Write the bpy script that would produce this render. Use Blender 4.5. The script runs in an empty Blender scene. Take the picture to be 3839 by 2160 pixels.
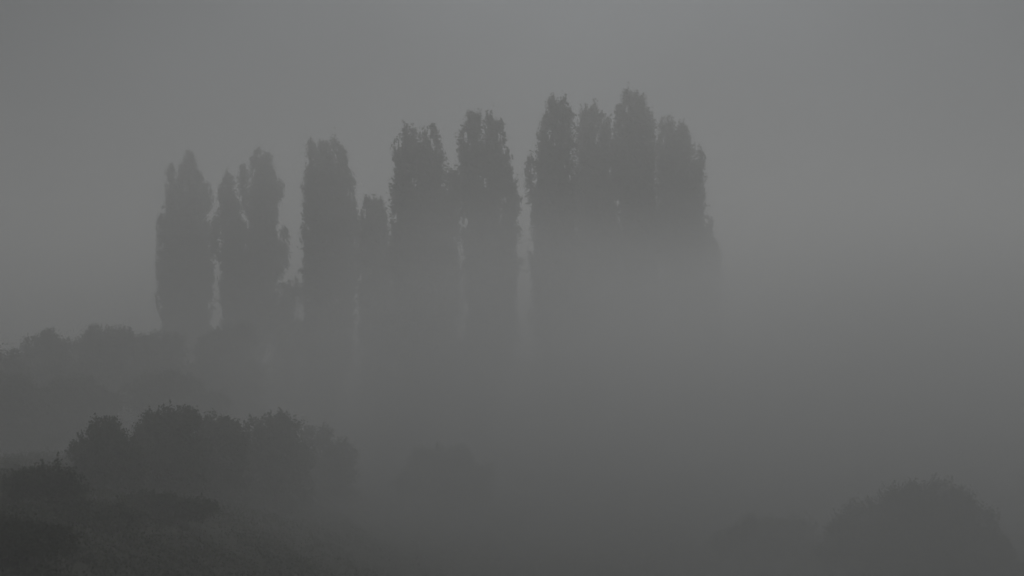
import bpy, math, random
import numpy as np
from mathutils import Vector

scene = bpy.context.scene
COL = scene.collection

# ------------------------------------------------------------------ camera
CAM_Z = 11.5
cam_data = bpy.data.cameras.new('camera')
cam = bpy.data.objects.new('camera', cam_data)
COL.objects.link(cam)
cam.location = (0, 0, CAM_Z)
PITCH = 0.6
cam.rotation_euler = (math.radians(90 + PITCH), 0, 0)
cam_data.lens = 50
cam_data.sensor_width = 36
cam_data.clip_end = 3000
scene.camera = cam
cam_data.dof.use_dof = True
cam_data.dof.focus_distance = 125
cam_data.dof.aperture_fstop = 1.0

# ------------------------------------------------------------------ sky and light
SUN_EL, SUN_AZ = 28.0, 4.0            # hidden sun, beyond the poplars and above the frame
SKY_STRENGTH, SUN_STRENGTH, EXPOSURE = 0.08, 1.35, -0.94
CLOUD, CLOUD_RGB, CLOUD_GLOW = 0.95, (1.15, 1.26, 1.37), 4.5
HAZE_DENSITY, HAZE_G = 0.0085, 0.42

world = bpy.data.worlds.new('World')
scene.world = world
world.use_nodes = True
wn, wl = world.node_tree.nodes, world.node_tree.links
wn.clear()
w_out = wn.new('ShaderNodeOutputWorld')
w_bg = wn.new('ShaderNodeBackground')
w_sky = wn.new('ShaderNodeTexSky')
w_sky.sky_type = 'NISHITA'
w_sky.sun_disc = False
w_sky.sun_elevation = math.radians(SUN_EL)
w_sky.sun_rotation = math.radians(SUN_AZ)
w_sky.dust_density = 2.0
w_sky.air_density = 1.0
w_sky.ozone_density = 1.0
w_hsv = wn.new('ShaderNodeHueSaturation')
w_hsv.inputs['Saturation'].default_value = 0.12
wl.new(w_sky.outputs[0], w_hsv.inputs['Color'])
w_mix = wn.new('ShaderNodeMix')       # an even cloud deck over the clear sky
w_mix.data_type = 'RGBA'
w_mix.inputs['Factor'].default_value = CLOUD
wl.new(w_hsv.outputs[0], w_mix.inputs['A'])
# the deck is brightest round the hidden sun and falls off smoothly all round the sky
w_tc = wn.new('ShaderNodeTexCoord')
w_dot = wn.new('ShaderNodeVectorMath'); w_dot.operation = 'DOT_PRODUCT'
_e, _a = math.radians(SUN_EL), math.radians(SUN_AZ)
w_dot.inputs[1].default_value = (math.sin(_a) * math.cos(_e), math.cos(_a) * math.cos(_e), math.sin(_e))
w_nrm = wn.new('ShaderNodeVectorMath'); w_nrm.operation = 'NORMALIZE'
w_max = wn.new('ShaderNodeMath'); w_max.operation = 'MAXIMUM'; w_max.inputs[1].default_value = 0.0
w_pow = wn.new('ShaderNodeMath'); w_pow.operation = 'POWER'; w_pow.inputs[1].default_value = 20.0
w_mad = wn.new('ShaderNodeMath'); w_mad.operation = 'MULTIPLY_ADD'
w_mad.inputs[1].default_value = CLOUD_GLOW
w_mad.inputs[2].default_value = 1.0
w_mul = wn.new('ShaderNodeVectorMath'); w_mul.operation = 'SCALE'
w_mul.inputs[0].default_value = CLOUD_RGB
wl.new(w_tc.outputs['Generated'], w_nrm.inputs[0])
wl.new(w_nrm.outputs[0], w_dot.inputs[0])
wl.new(w_dot.outputs['Value'], w_max.inputs[0])
wl.new(w_max.outputs[0], w_pow.inputs[0])
wl.new(w_pow.outputs[0], w_mad.inputs[0])
w_nz = wn.new('ShaderNodeTexNoise')   # slow unevenness of the cloud deck
w_nz.inputs['Scale'].default_value = 3.5
w_nz.inputs['Detail'].default_value = 3.0
wl.new(w_nrm.outputs[0], w_nz.inputs['Vector'])
w_nmr = wn.new('ShaderNodeMapRange')
w_nmr.inputs['From Min'].default_value, w_nmr.inputs['From Max'].default_value = 0.3, 0.7
w_nmr.inputs['To Min'].default_value, w_nmr.inputs['To Max'].default_value = 0.8, 1.2
wl.new(w_nz.outputs['Fac'], w_nmr.inputs['Value'])
w_nmul = wn.new('ShaderNodeMath'); w_nmul.operation = 'MULTIPLY'
wl.new(w_mad.outputs[0], w_nmul.inputs[0])
wl.new(w_nmr.outputs[0], w_nmul.inputs[1])
wl.new(w_nmul.outputs[0], w_mul.inputs['Scale'])
wl.new(w_mul.outputs[0], w_mix.inputs['B'])
wl.new(w_mix.outputs['Result'], w_bg.inputs['Color'])
w_bg.inputs['Strength'].default_value = SKY_STRENGTH
wl.new(w_bg.outputs[0], w_out.inputs['Surface'])

sun_data = bpy.data.lights.new('sun', 'SUN')
sun_data.energy = SUN_STRENGTH
sun_data.angle = math.radians(30)
sun_data.color = (1.0, 0.985, 0.95)
sun = bpy.data.objects.new('sun', sun_data)
COL.objects.link(sun)
el, az = math.radians(SUN_EL), math.radians(SUN_AZ)
to_sun = Vector((math.sin(az) * math.cos(el), math.cos(az) * math.cos(el), math.sin(el)))
sun.rotation_euler = to_sun.to_track_quat('Z', 'Y').to_euler()

scene.view_settings.view_transform = 'Standard'
scene.view_settings.look = 'None'
scene.view_settings.exposure = EXPOSURE
scene.view_settings.gamma = 1.0
scene.view_settings.use_curve_mapping = False
scene.cycles.volume_bounces = 12
scene.cycles.max_bounces = 16
scene.cycles.volume_step_rate = 1.0
scene.cycles.use_denoising = True
scene.cycles.use_adaptive_sampling = False

# ------------------------------------------------------------------ helpers
F = 3839 * 50 / 36.0                  # focal length in photograph pixels
_cp, _sp = math.cos(math.radians(PITCH)), math.sin(math.radians(PITCH))


def at(px, py, Y):
    """World x and z of a photograph pixel on the upright plane at distance Y."""
    u, v = (px - 1919.5) / F, (1080 - py) / F
    dy, dz = _cp - v * _sp, _sp + v * _cp
    return u / dy * Y, CAM_Z + dz / dy * Y


def smooth(a, b, x):
    t = np.clip((np.asarray(x, float) - a) / (b - a), 0, 1)
    return t * t * (3 - 2 * t)


def ground_z(x, y):
    x, y = np.asarray(x, float), np.asarray(y, float)
    bank = 8.6 / (1 + np.exp(-np.clip((-x - 1.0 - 0.15 * y) / 3.8, -30, 30)))
    bank = bank * np.clip(1.04 - (y - 12) / 98, 0, 1.04)
    terrace = 9.7 * (1 - smooth(-2, 15, y))
    z = np.maximum(bank, terrace) * 0.85 + 0.15 * np.minimum(bank + terrace, 9.7)
    z = z + 0.18 * np.sin(x * 0.19 + 1.3) * np.sin(y * 0.13) + 0.06 * np.sin(x * 0.7 + y * 0.31)
    return z


def link(o, parent=None):
    COL.objects.link(o)
    if parent:
        o.parent = parent
    return o


def empty(name, loc, label, cat, group=None):
    o = bpy.data.objects.new(name, None)
    o.location = loc
    o.empty_display_size = 0.5
    o['label'], o['category'] = label, cat
    if group:
        o['group'] = group
    return link(o)


def mesh_from(name, verts, faces, mat, smooth_shade=False):
    verts = np.asarray(verts, np.float32)
    faces = np.asarray(faces, np.int32)
    n, k = faces.shape
    me = bpy.data.meshes.new(name)
    me.vertices.add(len(verts))
    me.vertices.foreach_set('co', verts.ravel())
    me.loops.add(n * k)
    me.loops.foreach_set('vertex_index', faces.ravel())
    me.polygons.add(n)
    me.polygons.foreach_set('loop_start', np.arange(0, n * k, k, dtype=np.int32))
    me.polygons.foreach_set('loop_total', np.full(n, k, np.int32))
    if smooth_shade:
        me.polygons.foreach_set('use_smooth', np.ones(n, bool))
    me.update(calc_edges=True)
    me.materials.append(mat)
    return me


def tube(points, radii, sides=7):
    """A tapered, closed tube along points; returns verts and quads."""
    P = np.asarray(points, float)
    n = len(P)
    T = np.gradient(P, axis=0)
    T /= np.linalg.norm(T, axis=1)[:, None] + 1e-9
    a = np.cross(T, np.array([0.31, 0.95, 0.05]))
    a /= np.linalg.norm(a, axis=1)[:, None] + 1e-9
    b = np.cross(T, a)
    th = np.linspace(0, 2 * np.pi, sides, endpoint=False)
    V = (P[:, None] + np.asarray(radii)[:, None, None] * (np.cos(th)[None, :, None] * a[:, None] + np.sin(th)[None, :, None] * b[:, None])).reshape(-1, 3)
    Q = []
    for i in range(n - 1):
        for j in range(sides):
            Q.append((i * sides + j, i * sides + (j + 1) % sides, (i + 1) * sides + (j + 1) % sides, (i + 1) * sides + j))
    return V, Q


def leaf_mesh(name, C, size, rng, mat, droop=0.3):
    """One kite-shaped leaf face per centre, each turned its own way."""
    n = len(C)
    d = rng.normal(size=(n, 3))
    d[:, 2] -= droop
    d /= np.linalg.norm(d, axis=1)[:, None]
    e = rng.normal(size=(n, 3))
    e -= (e * d).sum(1)[:, None] * d
    e /= np.linalg.norm(e, axis=1)[:, None]
    s = (size * rng.uniform(0.7, 1.35, n))[:, None]
    V = np.empty((n, 4, 3))
    V[:, 0] = C - d * s * 0.5
    V[:, 1] = C + e * s * 0.36 - d * s * 0.08
    V[:, 2] = C + d * s * 0.55
    V[:, 3] = C - e * s * 0.36 - d * s * 0.08
    return mesh_from(name, V.reshape(-1, 3), np.arange(n * 4).reshape(n, 4), mat)


# ------------------------------------------------------------------ materials
def new_mat(name):
    m = bpy.data.materials.new(name)
    m.use_nodes = True
    nt = m.node_tree
    return m, nt, nt.nodes['Principled BSDF']


def noise_mat(name, c1, c2, scale, rough=0.8, detail=4.0, c3=None):
    m, nt, p = new_mat(name)
    tc = nt.nodes.new('ShaderNodeTexCoord')
    nz = nt.nodes.new('ShaderNodeTexNoise')
    nz.inputs['Scale'].default_value = scale
    nz.inputs['Detail'].default_value = detail
    rp = nt.nodes.new('ShaderNodeValToRGB')
    rp.color_ramp.elements[0].position, rp.color_ramp.elements[0].color = 0.35, (*c1, 1)
    rp.color_ramp.elements[1].position, rp.color_ramp.elements[1].color = 0.65, (*c2, 1)
    if c3:
        e = rp.color_ramp.elements.new(0.8)
        e.color = (*c3, 1)
    nt.links.new(tc.outputs['Object'], nz.inputs['Vector'])
    nt.links.new(nz.outputs['Fac'], rp.inputs['Fac'])
    nt.links.new(rp.outputs['Color'], p.inputs['Base Color'])
    p.inputs['Roughness'].default_value = rough
    p.inputs['Specular IOR Level'].default_value = 0.25
    return m


M_POPLAR = noise_mat('poplar_leaf', (0.042, 0.056, 0.024), (0.085, 0.100, 0.040), 1.6, 0.65)
M_BROAD = noise_mat('broad_leaf', (0.040, 0.058, 0.024), (0.078, 0.096, 0.038), 1.2, 0.65)
M_SHRUB = noise_mat('shrub_leaf', (0.055, 0.072, 0.036), (0.100, 0.115, 0.056), 1.8, 0.7)
M_BARK = noise_mat('bark', (0.055, 0.048, 0.040), (0.120, 0.105, 0.088), 5.0, 0.9)
M_GROUND = noise_mat('meadow_soil', (0.030, 0.035, 0.019), (0.046, 0.046, 0.028), 0.35, 0.95, 8.0, (0.056, 0.050, 0.034))
M_GRASS = noise_mat('grass_blade', (0.040, 0.046, 0.024), (0.058, 0.060, 0.034), 0.5, 0.9, 5.0)


def fog_mat(name, density, g=HAZE_G, color=(0.99, 0.995, 1.0)):
    m = bpy.data.materials.new(name)
    m.use_nodes = True
    nt = m.node_tree
    nt.nodes.clear()
    out = nt.nodes.new('ShaderNodeOutputMaterial')
    pv = nt.nodes.new('ShaderNodeVolumePrincipled')
    pv.inputs['Color'].default_value = (*color, 1)
    pv.inputs['Density'].default_value = density
    pv.inputs['Anisotropy'].default_value = g
    nt.links.new(pv.outputs[0], out.inputs['Volume'])
    return m, nt, pv


# ------------------------------------------------------------------ ground
def axis_steps(lo, hi, fine_lo, fine_hi, fine, coarse):
    a = np.arange(lo, fine_lo, coarse)
    b = np.arange(fine_lo, fine_hi, fine)
    c = np.arange(fine_hi, hi + coarse, coarse)
    return np.concatenate([a, b, c])


xs = axis_steps(-420, 420, -60, 60, 1.0, 12)
ys = axis_steps(-120, 780, -12, 170, 1.0, 12)
X, Yg = np.meshgrid(xs, ys)
V = np.stack([X, Yg, ground_z(X, Yg)], -1).reshape(-1, 3)
nx, ny = len(xs), len(ys)
ii = (np.arange(ny - 1)[:, None] * nx + np.arange(nx - 1)[None, :]).ravel()
ground = bpy.data.objects.new('ground', mesh_from('ground', V, np.stack([ii, ii + 1, ii + nx + 1, ii + nx], 1), M_GROUND, True))
ground['kind'] = 'structure'
ground['label'] = 'grassy hillside falling away to a fogbound meadow'
link(ground)

# ------------------------------------------------------------------ haze
def box(name, lo, hi, mat):
    (x0, y0, z0), (x1, y1, z1) = lo, hi
    v = [(x0, y0, z0), (x1, y0, z0), (x1, y1, z0), (x0, y1, z0), (x0, y0, z1), (x1, y0, z1), (x1, y1, z1), (x0, y1, z1)]
    f = [(0, 3, 2, 1), (4, 5, 6, 7), (0, 1, 5, 4), (1, 2, 6, 5), (2, 3, 7, 6), (3, 0, 4, 7)]
    return link(bpy.data.objects.new(name, mesh_from(name, v, f, mat)))


haze_m, _, _ = fog_mat('haze_air', HAZE_DENSITY)
haze = box('haze', (-450, -150, -1.6), (450, 810, 34.0), haze_m)
haze['kind'] = 'stuff'
haze['label'] = 'grey fog filling the air over the whole meadow'


def mist_bank(name, center, radii, density, label, rough=0.75):
    """A drifting bank of thicker mist: soft towards its rim, ragged inside."""
    m, nt, pv = fog_mat(name + '_air', density)
    tc = nt.nodes.new('ShaderNodeTexCoord')
    # distance from the middle, 0..1, of a slightly squared ellipsoid, so the top lies flat
    ab = nt.nodes.new('ShaderNodeVectorMath'); ab.operation = 'ABSOLUTE'
    nt.links.new(tc.outputs['Object'], ab.inputs[0])
    sx = nt.nodes.new('ShaderNodeSeparateXYZ')
    nt.links.new(ab.outputs[0], sx.inputs[0])
    tot = None
    for axis in 'XYZ':
        pw = nt.nodes.new('ShaderNodeMath'); pw.operation = 'POWER'
        pw.inputs[1].default_value = 2.8
        nt.links.new(sx.outputs[axis], pw.inputs[0])
        if tot is None:
            tot = pw
        else:
            ad2 = nt.nodes.new('ShaderNodeMath'); ad2.operation = 'ADD'
            nt.links.new(tot.outputs[0], ad2.inputs[0])
            nt.links.new(pw.outputs[0], ad2.inputs[1])
            tot = ad2
    ln = nt.nodes.new('ShaderNodeMath'); ln.operation = 'POWER'
    ln.inputs[1].default_value = 1 / 2.8
    nt.links.new(tot.outputs[0], ln.inputs[0])
    nz = nt.nodes.new('ShaderNodeTexNoise')
    nz.inputs['Scale'].default_value = 2.2
    nz.inputs['Detail'].default_value = 2.0
    nt.links.new(tc.outputs['Object'], nz.inputs['Vector'])
    ad = nt.nodes.new('ShaderNodeMath'); ad.operation = 'MULTIPLY_ADD'
    sb = nt.nodes.new('ShaderNodeMath'); sb.operation = 'SUBTRACT'
    sb.inputs[1].default_value = 0.5
    nt.links.new(nz.outputs['Fac'], sb.inputs[0])
    nt.links.new(sb.outputs[0], ad.inputs[0])
    ad.inputs[1].default_value = rough
    nt.links.new(ln.outputs['Value'], ad.inputs[2])
    mr = nt.nodes.new('ShaderNodeMapRange'); mr.interpolation_type = 'SMOOTHSTEP'
    mr.inputs['From Min'].default_value = 0.40
    mr.inputs['From Max'].default_value = 1.0
    mr.inputs['To Min'].default_value = density
    mr.inputs['To Max'].default_value = 0.0
    nt.links.new(ad.outputs[0], mr.inputs['Value'])
    nt.links.new(mr.outputs[0], pv.inputs['Density'])
    n_u, n_v = 24, 12
    vs = [(0, 0, -1), (0, 0, 1)]
    tri = []
    for j in range(1, n_v):
        ph = math.pi * j / n_v - math.pi / 2
        for i in range(n_u):
            th = 2 * math.pi * i / n_u
            vs.append((math.cos(ph) * math.cos(th), math.cos(ph) * math.sin(th), math.sin(ph)))
    for i in range(n_u):
        k = (i + 1) % n_u
        tri.append((0, 2 + k, 2 + i))
        tri.append((1, 2 + (n_v - 2) * n_u + i, 2 + (n_v - 2) * n_u + k))
        for j in range(n_v - 2):
            a, b, c, d = 2 + j * n_u + i, 2 + j * n_u + k, 2 + (j + 1) * n_u + k, 2 + (j + 1) * n_u + i
            tri += [(a, b, c), (a, c, d)]
    vs = np.array(vs) * 1.32                            # the density has faded to nothing well inside this skin
    vs[:, 2] = np.maximum(vs[:, 2], (-1.2 - center[2]) / radii[2])
    o = link(bpy.data.objects.new(name, mesh_from(name, vs, tri, m)))
    o.location, o.scale = center, radii
    o['kind'] = 'stuff'
    o['label'] = label
    return o


mist_bank('mist', (23, 77, -2.2), (47, 52, 22.8), 0.058, 'pale bank of mist lying over the meadow before the right-hand poplars')
mist_bank('mist', (-26, 92, -3.0), (36, 46, 19), 0.010, 'thin mist drifting across the feet of the left-hand poplars')


# ------------------------------------------------------------------ poplars
def poplar(base_px, Y, plumes, label, seed, dens=400, leaf=0.20, wobble=1.0):
    """plumes: (px of tip, py of tip, half-width px, py where it leaves the trunk)."""
    rng = np.random.default_rng(seed)
    bx, _ = at(base_px, 1136, Y)
    bz = float(ground_z(bx, Y))
    root = empty('poplar_tree', (bx, Y, bz), label, 'tree', 'row of tall poplars in the fog')
    tops = []
    for (px, py, hw, pb) in plumes:
        x, z = at(px, py, Y)
        _, zb = at(px, pb, Y)
        tops.append([x - bx, z - bz, hw / F * Y, max(zb - bz, 1.2), rng.uniform(-0.7, 0.7) * wobble])
    main = max(tops, key=lambda t: t[1])
    # upright fill in front of and behind the plumes one sees, so the crown is round
    extra = []
    bodies = sorted(tops, key=lambda t: -t[2])[:3]
    for t in bodies:
        for s in (-1, 1):
            h = t[3] + (t[1] - t[3]) * rng.uniform(0.80, 0.93)
            extra.append([t[0] + rng.uniform(-0.15, 0.15) * t[2], h, t[2] * 0.72, t[3], t[4] + s * t[2] * rng.uniform(0.7, 1.1)])
    # trunk
    zt = np.linspace(0, main[1] * 0.93, 12)
    sway = 0.12 * np.sin(zt * 0.35 + seed)
    lean = main[0] * smooth(main[3] * 0.6, main[1] * 0.8, zt)
    pts = np.stack([lean + sway, main[4] * smooth(0, main[1], zt), zt], 1)
    pts[0, 2] = -0.3
    v, q = tube(pts, 0.42 * (1 - zt / (main[1] * 0.97)) ** 0.8 + 0.03, 9)
    link(bpy.data.objects.new('trunk', mesh_from('trunk', v, q, M_BARK, True)), root)
    C = []
    for k, (tx, tz, hw, zb, yo) in enumerate(tops + extra):
        L = tz - zb
        t = np.linspace(0, 1, 10)
        f = smooth(0, 0.30, t)
        start_z = zb
        sx = np.interp(start_z, zt, pts[:, 0])
        sy = np.interp(start_z, zt, pts[:, 1])
        ax = np.stack([sx + (tx - sx) * f, sy + (yo - sy) * f, start_z + L * t], 1)
        if k < len(tops) and tops[k] is not main:
            v, q = tube(ax[:-1], 0.13 * (1 - t[:-1]) + 0.02, 6)
            link(bpy.data.objects.new('limb', mesh_from('limb', v, q, M_BARK, True)), root)
        # foliage: upright clumps along the plume, a flame that fills out downwards
        grow = 0.20 * np.clip(1 - hw / 1.6, 0, 1)
        area = 1.6 * (hw + 0.7 * grow) * L
        per = 14
        nc = max(10, int(dens * area) // per)
        u = rng.random(nc) ** 0.90
        down = (1 - u) * L                              # metres below the tip
        tip = np.clip(down / (1.5 * hw + 0.4), 0, 1) ** 0.5
        prof = (hw * 0.92 + np.minimum(0.07 * down, grow)) * tip * np.clip(0.66 + u * 3.0, 0, 1)
        ph = rng.uniform(0, 6.28, 3)
        prof = prof * (1 + 0.15 * np.sin(down * 1.3 + ph[0]) + 0.10 * np.sin(down * 3.1 + ph[1]))
        ang = rng.uniform(0, 2 * np.pi, nc)
        lobe = 1 + 0.12 * np.sin(ang * 3 + down * 0.9 + ph[2])
        rr = prof * lobe * rng.random(nc) ** 0.45 * rng.uniform(0.82, 1.10, nc)
        stray = rng.random(nc) < 0.07                   # sprays that stick out of the outline
        rr = np.where(stray, prof * 1.0 + rng.uniform(0.0, 0.25, nc), rr)
        cx = np.interp(u, t, ax[:, 0]) + rr * np.cos(ang)
        cy = np.interp(u, t, ax[:, 1]) + rr * np.sin(ang)
        cz = zb + L * u - 0.25
        cc = np.stack([cx, cy, cz], 1)
        size = (rng.uniform(0.6, 1.5, nc) * np.where(stray, 0.6, 1.0))[:, None, None]
        off = rng.normal(size=(nc, per, 3)) * np.array([0.13, 0.13, 0.25]) * size
        # each clump is a small flame: narrow at its top, leaning out and up
        k_up = np.clip(off[:, :, 2:3] / 0.6, -0.3, 1)
        off[:, :, :2] *= 1.15 - 0.8 * k_up
        lean_out = np.stack([np.cos(ang), np.sin(ang)], 1)[:, None, :] * 0.22
        off[:, :, :2] += lean_out * off[:, :, 2:3]
        C.append((cc[:, None] + off).reshape(-1, 3))
    C = np.concatenate(C)
    # breaks in the foliage where the light comes through
    hs = (np.sin(C[:, 0] * 2.3 + 0.5 * C[:, 1] + seed) * np.sin(C[:, 2] * 0.95 + seed * 1.7) + 0.55 * np.sin(C[:, 0] * 4.7 + C[:, 2] * 1.9 + 0.8 * C[:, 1])
          + 0.35 * np.sin(C[:, 0] * 9.1 - C[:, 2] * 2.7))
    C = C[(hs < 1.05) | (rng.random(len(C)) < 0.10)]
    C = C[C[:, 2] > 0.8]
    link(bpy.data.objects.new('crown', leaf_mesh('crown', C, leaf, rng, M_POPLAR)), root)
    return root


poplar(700, 165, [(716, 570, 38, 1500), (684, 612, 14, 900), (641, 620, 15, 1000), (662, 700, 40, 1450), (611, 805, 16, 1300), (738, 648, 34, 1400), (784, 690, 13, 800),
                  (780, 830, 24, 1300), (692, 880, 88, 1560)],
       'leftmost poplar of the row, single pointed top with a lower spire on its left side', 11)
poplar(925, 155, [(858, 643, 14, 1000), (866, 720, 24, 1200), (834, 690, 9, 900), (966, 563, 27, 1500), (985, 655, 50, 1400), (1000, 573, 32, 1400), (910, 616, 14, 820), (1022, 645, 18, 1200), (1046, 670, 7, 760),
                  (1064, 850, 15, 1060), (1040, 900, 20, 1090), (860, 775, 32, 1300), (812, 815, 15, 1000), (905, 830, 70, 1560), (880, 740, 20, 1000)],
       'second poplar from the left, forked into a short left spire and broad right top', 12)
poplar(1228, 138, [(1163, 522, 13, 1100), (1203, 524, 15, 1400), (1223, 530, 13, 1500), (1257, 515, 14, 1300), (1224, 585, 42, 1400), (1280, 545, 16, 1000), (1165, 640, 24, 1400), (1293, 590, 14, 900),
                   (1308, 640, 18, 1100), (1318, 760, 17, 1200), (1196, 700, 54, 1560), (1288, 860, 30, 1500)],
       'flat-topped poplar with several ragged spires, third from the left', 13)
poplar(1405, 130, [(1372, 735, 13, 1100), (1400, 748, 26, 1500), (1420, 738, 14, 1200), (1356, 800, 11, 1200), (1440, 800, 12, 1200), (1478, 890, 20, 1300), (1412, 880, 66, 1560), (1368, 860, 22, 1400), (1402, 790, 40, 1500)],
       'shortest poplar, its low blunt top between the flat-topped and twin-topped poplars', 14)
poplar(1570, 115, [(1518, 472, 15, 1400), (1551, 480, 17, 1200), (1540, 520, 34, 1400), (1497, 512, 9, 640), (1604, 478, 13, 1400), (1622, 464, 7, 600), (1632, 496, 15, 1200), (1652, 568, 15, 900), (1578, 540, 30, 1560),
                   (1490, 600, 14, 1000), (1488, 680, 14, 1100), (1520, 640, 38, 1500), (1616, 640, 40, 1500), (1566, 760, 76, 1600)],
       'dark twin-topped poplar with a deep notch between its two heads', 15, 380)
poplar(1690, 117, [(1688, 632, 12, 1300), (1709, 636, 8, 900), (1672, 730, 14, 1400), (1696, 750, 24, 1560)],
       'small slender poplar squeezed between the twin-topped and the broadest poplar', 16)
poplar(1815, 113, [(1738, 452, 10, 700), (1768, 420, 24, 1300), (1790, 421, 18, 1500), (1832, 425, 20, 1300), (1853, 427, 16, 1200), (1876, 448, 12, 800), (1762, 500, 20, 900), (1888, 545, 14, 780),
                   (1905, 620, 24, 900), (1922, 690, 22, 980), (1742, 618, 13, 800), (1712, 640, 9, 800), (1800, 560, 58, 1560), (1860, 560, 40, 760), (1798, 780, 42, 1560), (1895, 800, 42, 1500)],
       'broadest and darkest poplar, wide ragged crown with a thin curved gap low on the right', 17, 380)
poplar(2085, 118, [(2068, 362, 16, 1200), (2092, 372, 22, 1500), (2112, 362, 13, 1200), (2130, 400, 15, 1200), (2050, 415, 17, 1200), (2033, 486, 16, 1000), (1990, 572, 9, 800), (2020, 610, 15, 900),
                   (2085, 560, 58, 1560), (2122, 620, 30, 1500), (2012, 725, 14, 1200), (2060, 800, 70, 1580)],
       'poplar just right of the wide sky gap, narrow two-tipped head, stepped left side', 18)
poplar(2220, 130, [(2192, 388, 10, 1100), (2226, 388, 22, 1500), (2205, 420, 30, 1500), (2252, 428, 20, 1300), (2276, 438, 8, 900), (2174, 470, 12, 1100), (2304, 505, 10, 820), (2276, 545, 15, 1100),
                   (2304, 602, 6, 720), (2300, 745, 14, 1200), (2290, 790, 38, 1580), (2222, 590, 60, 1580), (2190, 640, 26, 1400)],
       'lower rounded poplar standing immediately left of the tallest poplar', 19)
poplar(2385, 130, [(2350, 333, 14, 1200), (2362, 350, 24, 1500), (2380, 338, 12, 900), (2404, 356, 16, 1200), (2320, 390, 9, 760), (2327, 412, 9, 900), (2428, 415, 16, 1200), (2445, 450, 8, 1000),
                   (2390, 450, 52, 1580), (2394, 620, 52, 1580), (2435, 735, 34, 1580), (2364, 640, 24, 1400)],
       'tallest poplar of the row, its head topping every other tree', 20)
poplar(2545, 138, [(2512, 433, 9, 900), (2515, 455, 26, 1500), (2485, 446, 10, 1100), (2552, 466, 22, 1400), (2576, 480, 9, 900), (2480, 500, 10, 1100), (2588, 525, 16, 1300), (2624, 556, 8, 1100), (2606, 600, 18, 1300),
                   (2535, 590, 58, 1580), (2586, 700, 42, 1500)],
       'rightmost tall poplar, its right side stepping down in ragged spires', 21)
poplar(2655, 150, [(2662, 822, 14, 1400), (2650, 850, 22, 1560), (2678, 900, 14, 1500)],
       'faint low poplar at the right-hand foot of the row', 22)


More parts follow.
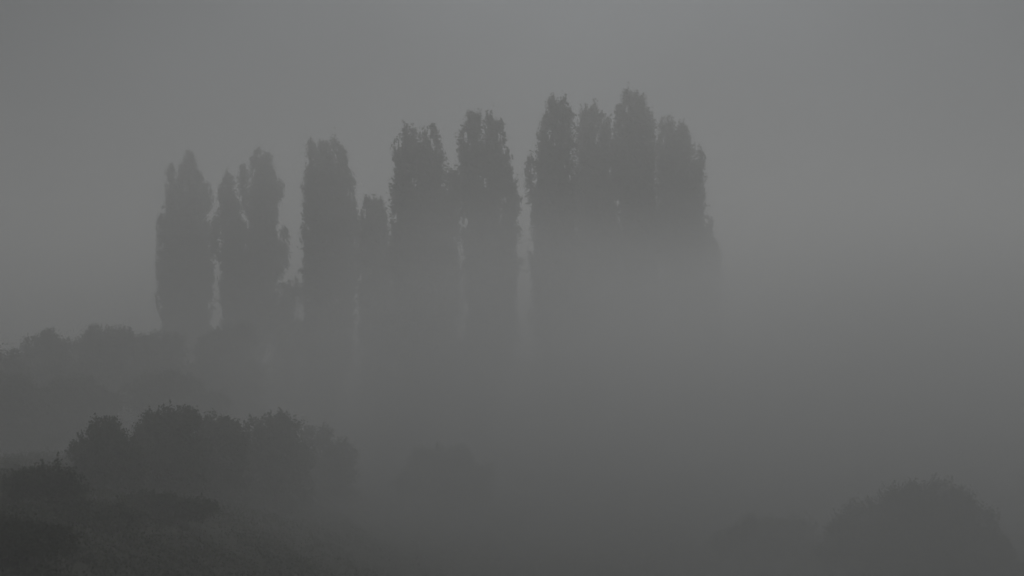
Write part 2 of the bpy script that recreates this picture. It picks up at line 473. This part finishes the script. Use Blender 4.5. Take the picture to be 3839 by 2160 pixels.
# ------------------------------------------------------------------ round trees and shrubs
def round_tree(name, base_px, Y, blobs, label, cat, seed, mat, leaf=0.16, dens=260, group=None, stem=0.16, clump=0.22, per=16):
    """blobs: (px, py, rx px, ry px) lumps of the crown."""
    rng = np.random.default_rng(seed)
    bx, _ = at(base_px, 1136, Y)
    bz = float(ground_z(bx, Y))
    root = empty(name, (bx, Y, bz), label, cat, group)
    B = []
    for (px, py, rx, ry) in blobs:
        x, z = at(px, py, Y)
        rx_m, rz_m = rx / F * Y, ry / F * Y
        B.append((x - bx, rng.uniform(-0.35, 0.35) * rx_m, z - bz, rx_m, rz_m))
    wide = max(B, key=lambda b: b[3])
    for s in (-1, 1):                                   # depth of the crown
        for k in range(2):
            B.append((wide[0] + rng.uniform(-0.5, 0.5) * wide[3], s * wide[3] * rng.uniform(0.4, 0.7), wide[2] - wide[4] * rng.uniform(0.05, 0.25), wide[3] * 0.7, wide[4] * 0.8))
    top = max(b[2] + b[4] for b in B)
    for (x, y, z, rx, rz) in list(B)[:len(blobs)]:      # smaller lumps make the outline uneven
        for k in range(3):
            a, b = rng.uniform(0, 2 * np.pi), rng.uniform(-0.2, 1.0)
            c = math.sqrt(max(0.05, 1 - b * b))
            f = rng.uniform(0.22, 0.42)
            B.append((x + math.cos(a) * c * rx * (1 - f * 0.6), y + math.sin(a) * c * rx * (1 - f * 0.6), z + b * rz * (1 - f * 0.7), rx * f, rz * f * 1.1))
    x_lo, x_hi = min(b[0] - b[3] for b in B), max(b[0] + b[3] for b in B)
    half = 0.5 * (x_hi - x_lo)
    low = min(b[2] - b[4] for b in B[:len(blobs)])
    if low > 0.3:                                       # leafy skirt down to the ground
        for s in (-0.5, 0.0, 0.5):
            B.append((0.5 * (x_lo + x_hi) + s * half, rng.uniform(-0.3, 0.3) * half, low * 0.55 + 0.1, half * 0.55, low * 0.62 + 0.35))
    # trunk and limbs
    fork = max(0.4, min(b[2] - b[4] for b in B) * 0.8)
    zt = np.linspace(-0.3, fork + 0.4 * (top - fork), 7)
    pts = np.stack([0.08 * np.sin(zt * 1.1 + seed), 0.08 * np.cos(zt * 0.9 + seed), zt], 1)
    v, q = tube(pts, stem * (1 - 0.75 * np.linspace(0, 1, 7)), 8)
    link(bpy.data.objects.new('trunk', mesh_from('trunk', v, q, M_BARK, True)), root)
    C = []
    for (x, y, z, rx, rz) in B:
        t = np.linspace(0, 1, 6)
        s0 = np.array([0, 0, fork])
        e0 = np.array([x, y, z + rz * 0.5])
        bend = np.stack([(e0[0] - s0[0]) * t, (e0[1] - s0[1]) * t, (e0[2] - s0[2]) * t ** 0.8], 1) + s0
        v, q = tube(bend, stem * 0.42 * (1 - t) + 0.015, 6)
        link(bpy.data.objects.new('limb', mesh_from('limb', v, q, M_BARK, True)), root)
        n_leaf = int(dens * (rx * rz * 3.1 + rx * rx * 1.6))
        nc = max(10, n_leaf // per)
        d = rng.normal(size=(nc, 3))
        d /= np.linalg.norm(d, axis=1)[:, None]
        r = rng.random(nc) ** 0.45 * (1 + 0.14 * np.sin(d[:, 0] * 5 + seed) * np.sin(d[:, 2] * 6 + x)) * rng.uniform(0.86, 1.10, nc)
        cc = np.stack([x + d[:, 0] * r * rx, y + d[:, 1] * r * rx, z + d[:, 2] * r * rz], 1)
        off = rng.normal(size=(nc, per, 3)) * clump
        C.append((cc[:, None] + off).reshape(-1, 3))
    for k in range(9 * len(blobs)):                     # loose shoots poking out of the crown
        (x, y, z, rx, rz) = B[rng.integers(len(blobs))]
        a, b = rng.uniform(0, 2 * np.pi), rng.uniform(0.1, 0.95)
        c = math.sqrt(1 - b * b)
        p0 = np.array([x + math.cos(a) * c * rx * 0.8, y + math.sin(a) * c * rx * 0.8, z + b * rz * 0.8])
        d = np.array([math.cos(a) * c * 0.7, math.sin(a) * c * 0.7, b + 0.5]) + rng.normal(size=3) * 0.2
        m = 26
        tt = rng.random(m)[:, None]
        length = min(rng.uniform(0.25, 0.50) * rz, rng.uniform(0.2, 0.5))
        C.append(p0 + d * tt * length + rng.normal(size=(m, 3)) * clump * 0.6 * (1.1 - tt))
    C = np.concatenate(C)
    gz = ground_z(C[:, 0] + bx, C[:, 1] + Y) - bz
    C = C[C[:, 2] > gz + 0.12]
    link(bpy.data.objects.new('crown', leaf_mesh('crown', C, leaf, rng, mat)), root)
    return root


BACK = 'low trees behind the hillside'
round_tree('broadleaf_tree', 15, 100, [(10, 1390, 70, 80), (-60, 1400, 90, 110), (0, 1500, 110, 110)], 'dark low tree cut by the left edge, behind the hillside shrubs', 'tree', 31, M_BROAD, group=BACK)
round_tree('broadleaf_tree', 190, 108, [(180, 1275, 26, 34), (150, 1320, 70, 60), (230, 1330, 60, 55), (190, 1430, 130, 110)], 'low tree with a small pointed tip, second from the left edge', 'tree', 32, M_BROAD, group=BACK)
round_tree('broadleaf_tree', 400, 112, [(400, 1280, 90, 62), (330, 1310, 60, 50), (465, 1290, 50, 50), (400, 1420, 140, 120)], 'round-headed low tree between the pointed low tree and the leftmost poplar', 'tree', 33, M_BROAD, group=BACK)
round_tree('broadleaf_tree', 580, 116, [(560, 1310, 80, 55), (640, 1310, 60, 60), (590, 1430, 130, 120)], 'flat-topped low tree at the foot of the leftmost poplar', 'tree', 34, M_BROAD, group=BACK)
round_tree('broadleaf_tree', 850, 118, [(840, 1285, 80, 60), (910, 1275, 60, 60), (780, 1310, 60, 50), (850, 1420, 140, 120)], 'low tree in front of the forked second poplar', 'tree', 35, M_BROAD, group=BACK)
round_tree('broadleaf_tree', 1075, 146, [(1070, 1120, 48, 60), (1110, 1100, 40, 60), (1040, 1180, 60, 70), (1080, 1260, 90, 100)], 'pale round tree filling the gap between the forked and flat-topped poplars', 'tree', 36, M_BROAD, dens=120, group=BACK)
round_tree('broadleaf_tree', 1560, 104, [(1520, 1000, 70, 80), (1620, 960, 70, 90), (1580, 1100, 120, 110), (1560, 1240, 130, 130)], 'leafy round tree growing before the twin-topped poplar', 'tree', 37, M_BROAD, dens=120, group=BACK)

MID = 'bushy trees between the hillside shrubs and the low trees'
round_tree('bushy_tree', 40, 92, [(30, 1480, 120, 80), (-60, 1470, 110, 90), (120, 1530, 90, 70)], 'bushy tree at the left edge, in front of the dark low tree', 'tree', 71, M_BROAD, 0.14, 320, MID, 0.10, 0.17)
round_tree('bushy_tree', 300, 96, [(270, 1490, 110, 80), (370, 1520, 90, 70), (190, 1540, 90, 60)], 'bushy tree rising behind the dark peaked shrub', 'tree', 72, M_BROAD, 0.14, 320, MID, 0.10, 0.17)
round_tree('bushy_tree', 610, 99, [(560, 1480, 110, 80), (670, 1470, 100, 80), (770, 1530, 90, 70)], 'bushy tree rising behind the broad dark shrub', 'tree', 73, M_BROAD, 0.14, 320, MID, 0.10, 0.17)

FRONT = 'shrubs on the left hillside'
round_tree('shrub', 385, 56, [(390, 1640, 75, 66), (320, 1700, 70, 60), (455, 1690, 70, 60)], 'dark peaked shrub on the hillside, left end of its clump', 'shrub', 41, M_SHRUB, 0.095, 900, FRONT, 0.05, 0.09)
round_tree('shrub', 640, 60, [(600, 1610, 85, 75), (680, 1590, 75, 66), (560, 1660, 70, 70), (650, 1690, 130, 80)], 'broad dark shrub with the highest round top on the left hillside', 'shrub', 42, M_SHRUB, 0.095, 900, FRONT, 0.05, 0.09)
round_tree('shrub', 830, 64, [(800, 1620, 80, 66), (870, 1640, 70, 66), (820, 1710, 120, 70)], 'low dark shrub between the broad shrub and the loose leafy shrub', 'shrub', 43, M_SHRUB, 0.095, 900, FRONT, 0.05, 0.09)
round_tree('shrub', 1030, 68, [(980, 1630, 80, 75), (1070, 1610, 75, 66), (1030, 1710, 130, 80)], 'loose leafy shrub with light gaps, right of the dark shrubs on the hillside', 'shrub', 44, M_SHRUB, 0.10, 480, FRONT, 0.05, 0.11)
round_tree('shrub', 1220, 74, [(1190, 1660, 70, 66), (1260, 1700, 80, 60), (1220, 1760, 120, 70)], 'thin pale shrub at the right end of the hillside clump', 'shrub', 45, M_SHRUB, 0.10, 420, FRONT, 0.05, 0.11)
round_tree('shrub', 1640, 80, [(1600, 1740, 80, 60), (1690, 1730, 80, 66), (1780, 1780, 80, 60), (1660, 1830, 170, 90)], 'faint low shrub alone in the mist at the bottom centre', 'shrub', 46, M_SHRUB, 0.13, 300, None, 0.06, 0.14)
round_tree('shrub', 190, 42, [(180, 1800, 90, 60), (100, 1830, 90, 60), (260, 1840, 80, 50)], 'low dark shrub at the left edge, just below the low trees', 'shrub', 47, M_SHRUB, 0.08, 700, FRONT, 0.05, 0.09)

BRAMBLE = 'bramble thickets low on the left hillside'
round_tree('bramble', 60, 31, [(40, 2010, 150, 70), (190, 2040, 120, 60), (-80, 2000, 140, 80)], 'dark bramble thicket in the lower left corner', 'bramble', 61, M_SHRUB, 0.06, 1500, BRAMBLE, 0.03, 0.06)
round_tree('bramble', 330, 42, [(300, 1930, 110, 55), (410, 1950, 110, 50)], 'low bramble patch between the corner thicket and the hillside shrubs', 'bramble', 62, M_SHRUB, 0.07, 1200, BRAMBLE, 0.03, 0.07)
round_tree('bramble', 620, 48, [(560, 1900, 120, 50), (690, 1920, 120, 46)], 'low bramble patch below the broad dark shrub', 'bramble', 63, M_SHRUB, 0.07, 1200, BRAMBLE, 0.03, 0.07)

RIGHT = 'bushes at the lower right'
round_tree('broadleaf_bush', 3450, 58, [(3770, 2180, 120, 110), (3440, 1900, 120, 104), (3540, 1890, 90, 95), (3350, 1920, 100, 95), (3250, 1990, 110, 110), (3620, 1990, 110, 115), (3440, 2090, 260, 200), (3180, 2080, 120, 120), (3690, 2090, 110, 110)],
           'big dome-shaped bush in the lower right corner', 'bush', 51, M_BROAD, 0.075, 800, RIGHT, 0.12, 0.13)
round_tree('broadleaf_bush', 2930, 63, [(2860, 2010, 100, 80), (2980, 2020, 100, 80), (2760, 2070, 110, 80), (2900, 2120, 200, 100)],
           'low spreading bush at the left foot of the big dome-shaped bush', 'bush', 52, M_BROAD, 0.08, 700, RIGHT, 0.08, 0.14)

# ------------------------------------------------------------------ grass on the hillside and in the near meadow
rng = np.random.default_rng(5)
n_t = 8000
gy = rng.uniform(14, 95, n_t) ** 1.0
gx = rng.uniform(-0.42, 0.42, n_t) * gy
per = 9
bx = (gx[:, None] + rng.normal(size=(n_t, per)) * 0.10).ravel()
by = (gy[:, None] + rng.normal(size=(n_t, per)) * 0.10).ravel()
bz = ground_z(bx, by) - 0.02
n = len(bx)
h = np.repeat(rng.uniform(0.05, 0.16, n_t), per) * rng.uniform(0.6, 1.2, n)
th = rng.uniform(0, 2 * np.pi, n)
w = 0.012 + 0.0003 * by
dx, dy = np.cos(th), np.sin(th)
ln = rng.uniform(0.1, 0.6, n) * h
la = rng.uniform(0, 2 * np.pi, n)
V = np.empty((n, 3, 3))
V[:, 0] = np.stack([bx - dx * w, by - dy * w, bz], 1)
V[:, 1] = np.stack([bx + dx * w, by + dy * w, bz], 1)
V[:, 2] = np.stack([bx + np.cos(la) * ln, by + np.sin(la) * ln, bz + h], 1)
grass = bpy.data.objects.new('grass', mesh_from('grass', V.reshape(-1, 3), np.arange(n * 3).reshape(n, 3), M_GRASS))
grass['kind'] = 'stuff'
grass['label'] = 'rough tufted grass covering the hillside and meadow'
link(grass)

# ------------------------------------------------------------------ weeds and low scrub over the hillside
rng = np.random.default_rng(8)
n_c = 7000
wy = 13 + 62 * rng.random(n_c) ** 1.3
wx = rng.uniform(-0.42, 0.02, n_c) * wy - 0.5
patch = np.sin(wx * 0.55 + 1.0) * np.sin(wy * 0.37) + 0.5 * np.sin(wx * 1.3 + wy * 0.9)
keep = (ground_z(wx, wy) > 1.2) & (patch > -0.75)
wx, wy, patch = wx[keep], wy[keep], patch[keep]
tall = (0.30 + 0.28 * np.clip(patch, 0, 1.5)) * rng.uniform(0.6, 1.3, len(wx))
m = 20
C = np.empty((len(wx), m, 3))
C[:, :, 0] = wx[:, None] + rng.normal(size=(len(wx), m)) * 0.20
C[:, :, 1] = wy[:, None] + rng.normal(size=(len(wx), m)) * 0.20
C[:, :, 2] = ground_z(C[:, :, 0], C[:, :, 1]) + rng.random((len(wx), m)) * tall[:, None] + 0.03
weeds = bpy.data.objects.new('undergrowth', leaf_mesh('undergrowth', C.reshape(-1, 3), 0.075, rng, M_SHRUB))
weeds['kind'] = 'stuff'
weeds['label'] = 'dark weeds and low scrub matting the left hillside'
link(weeds)
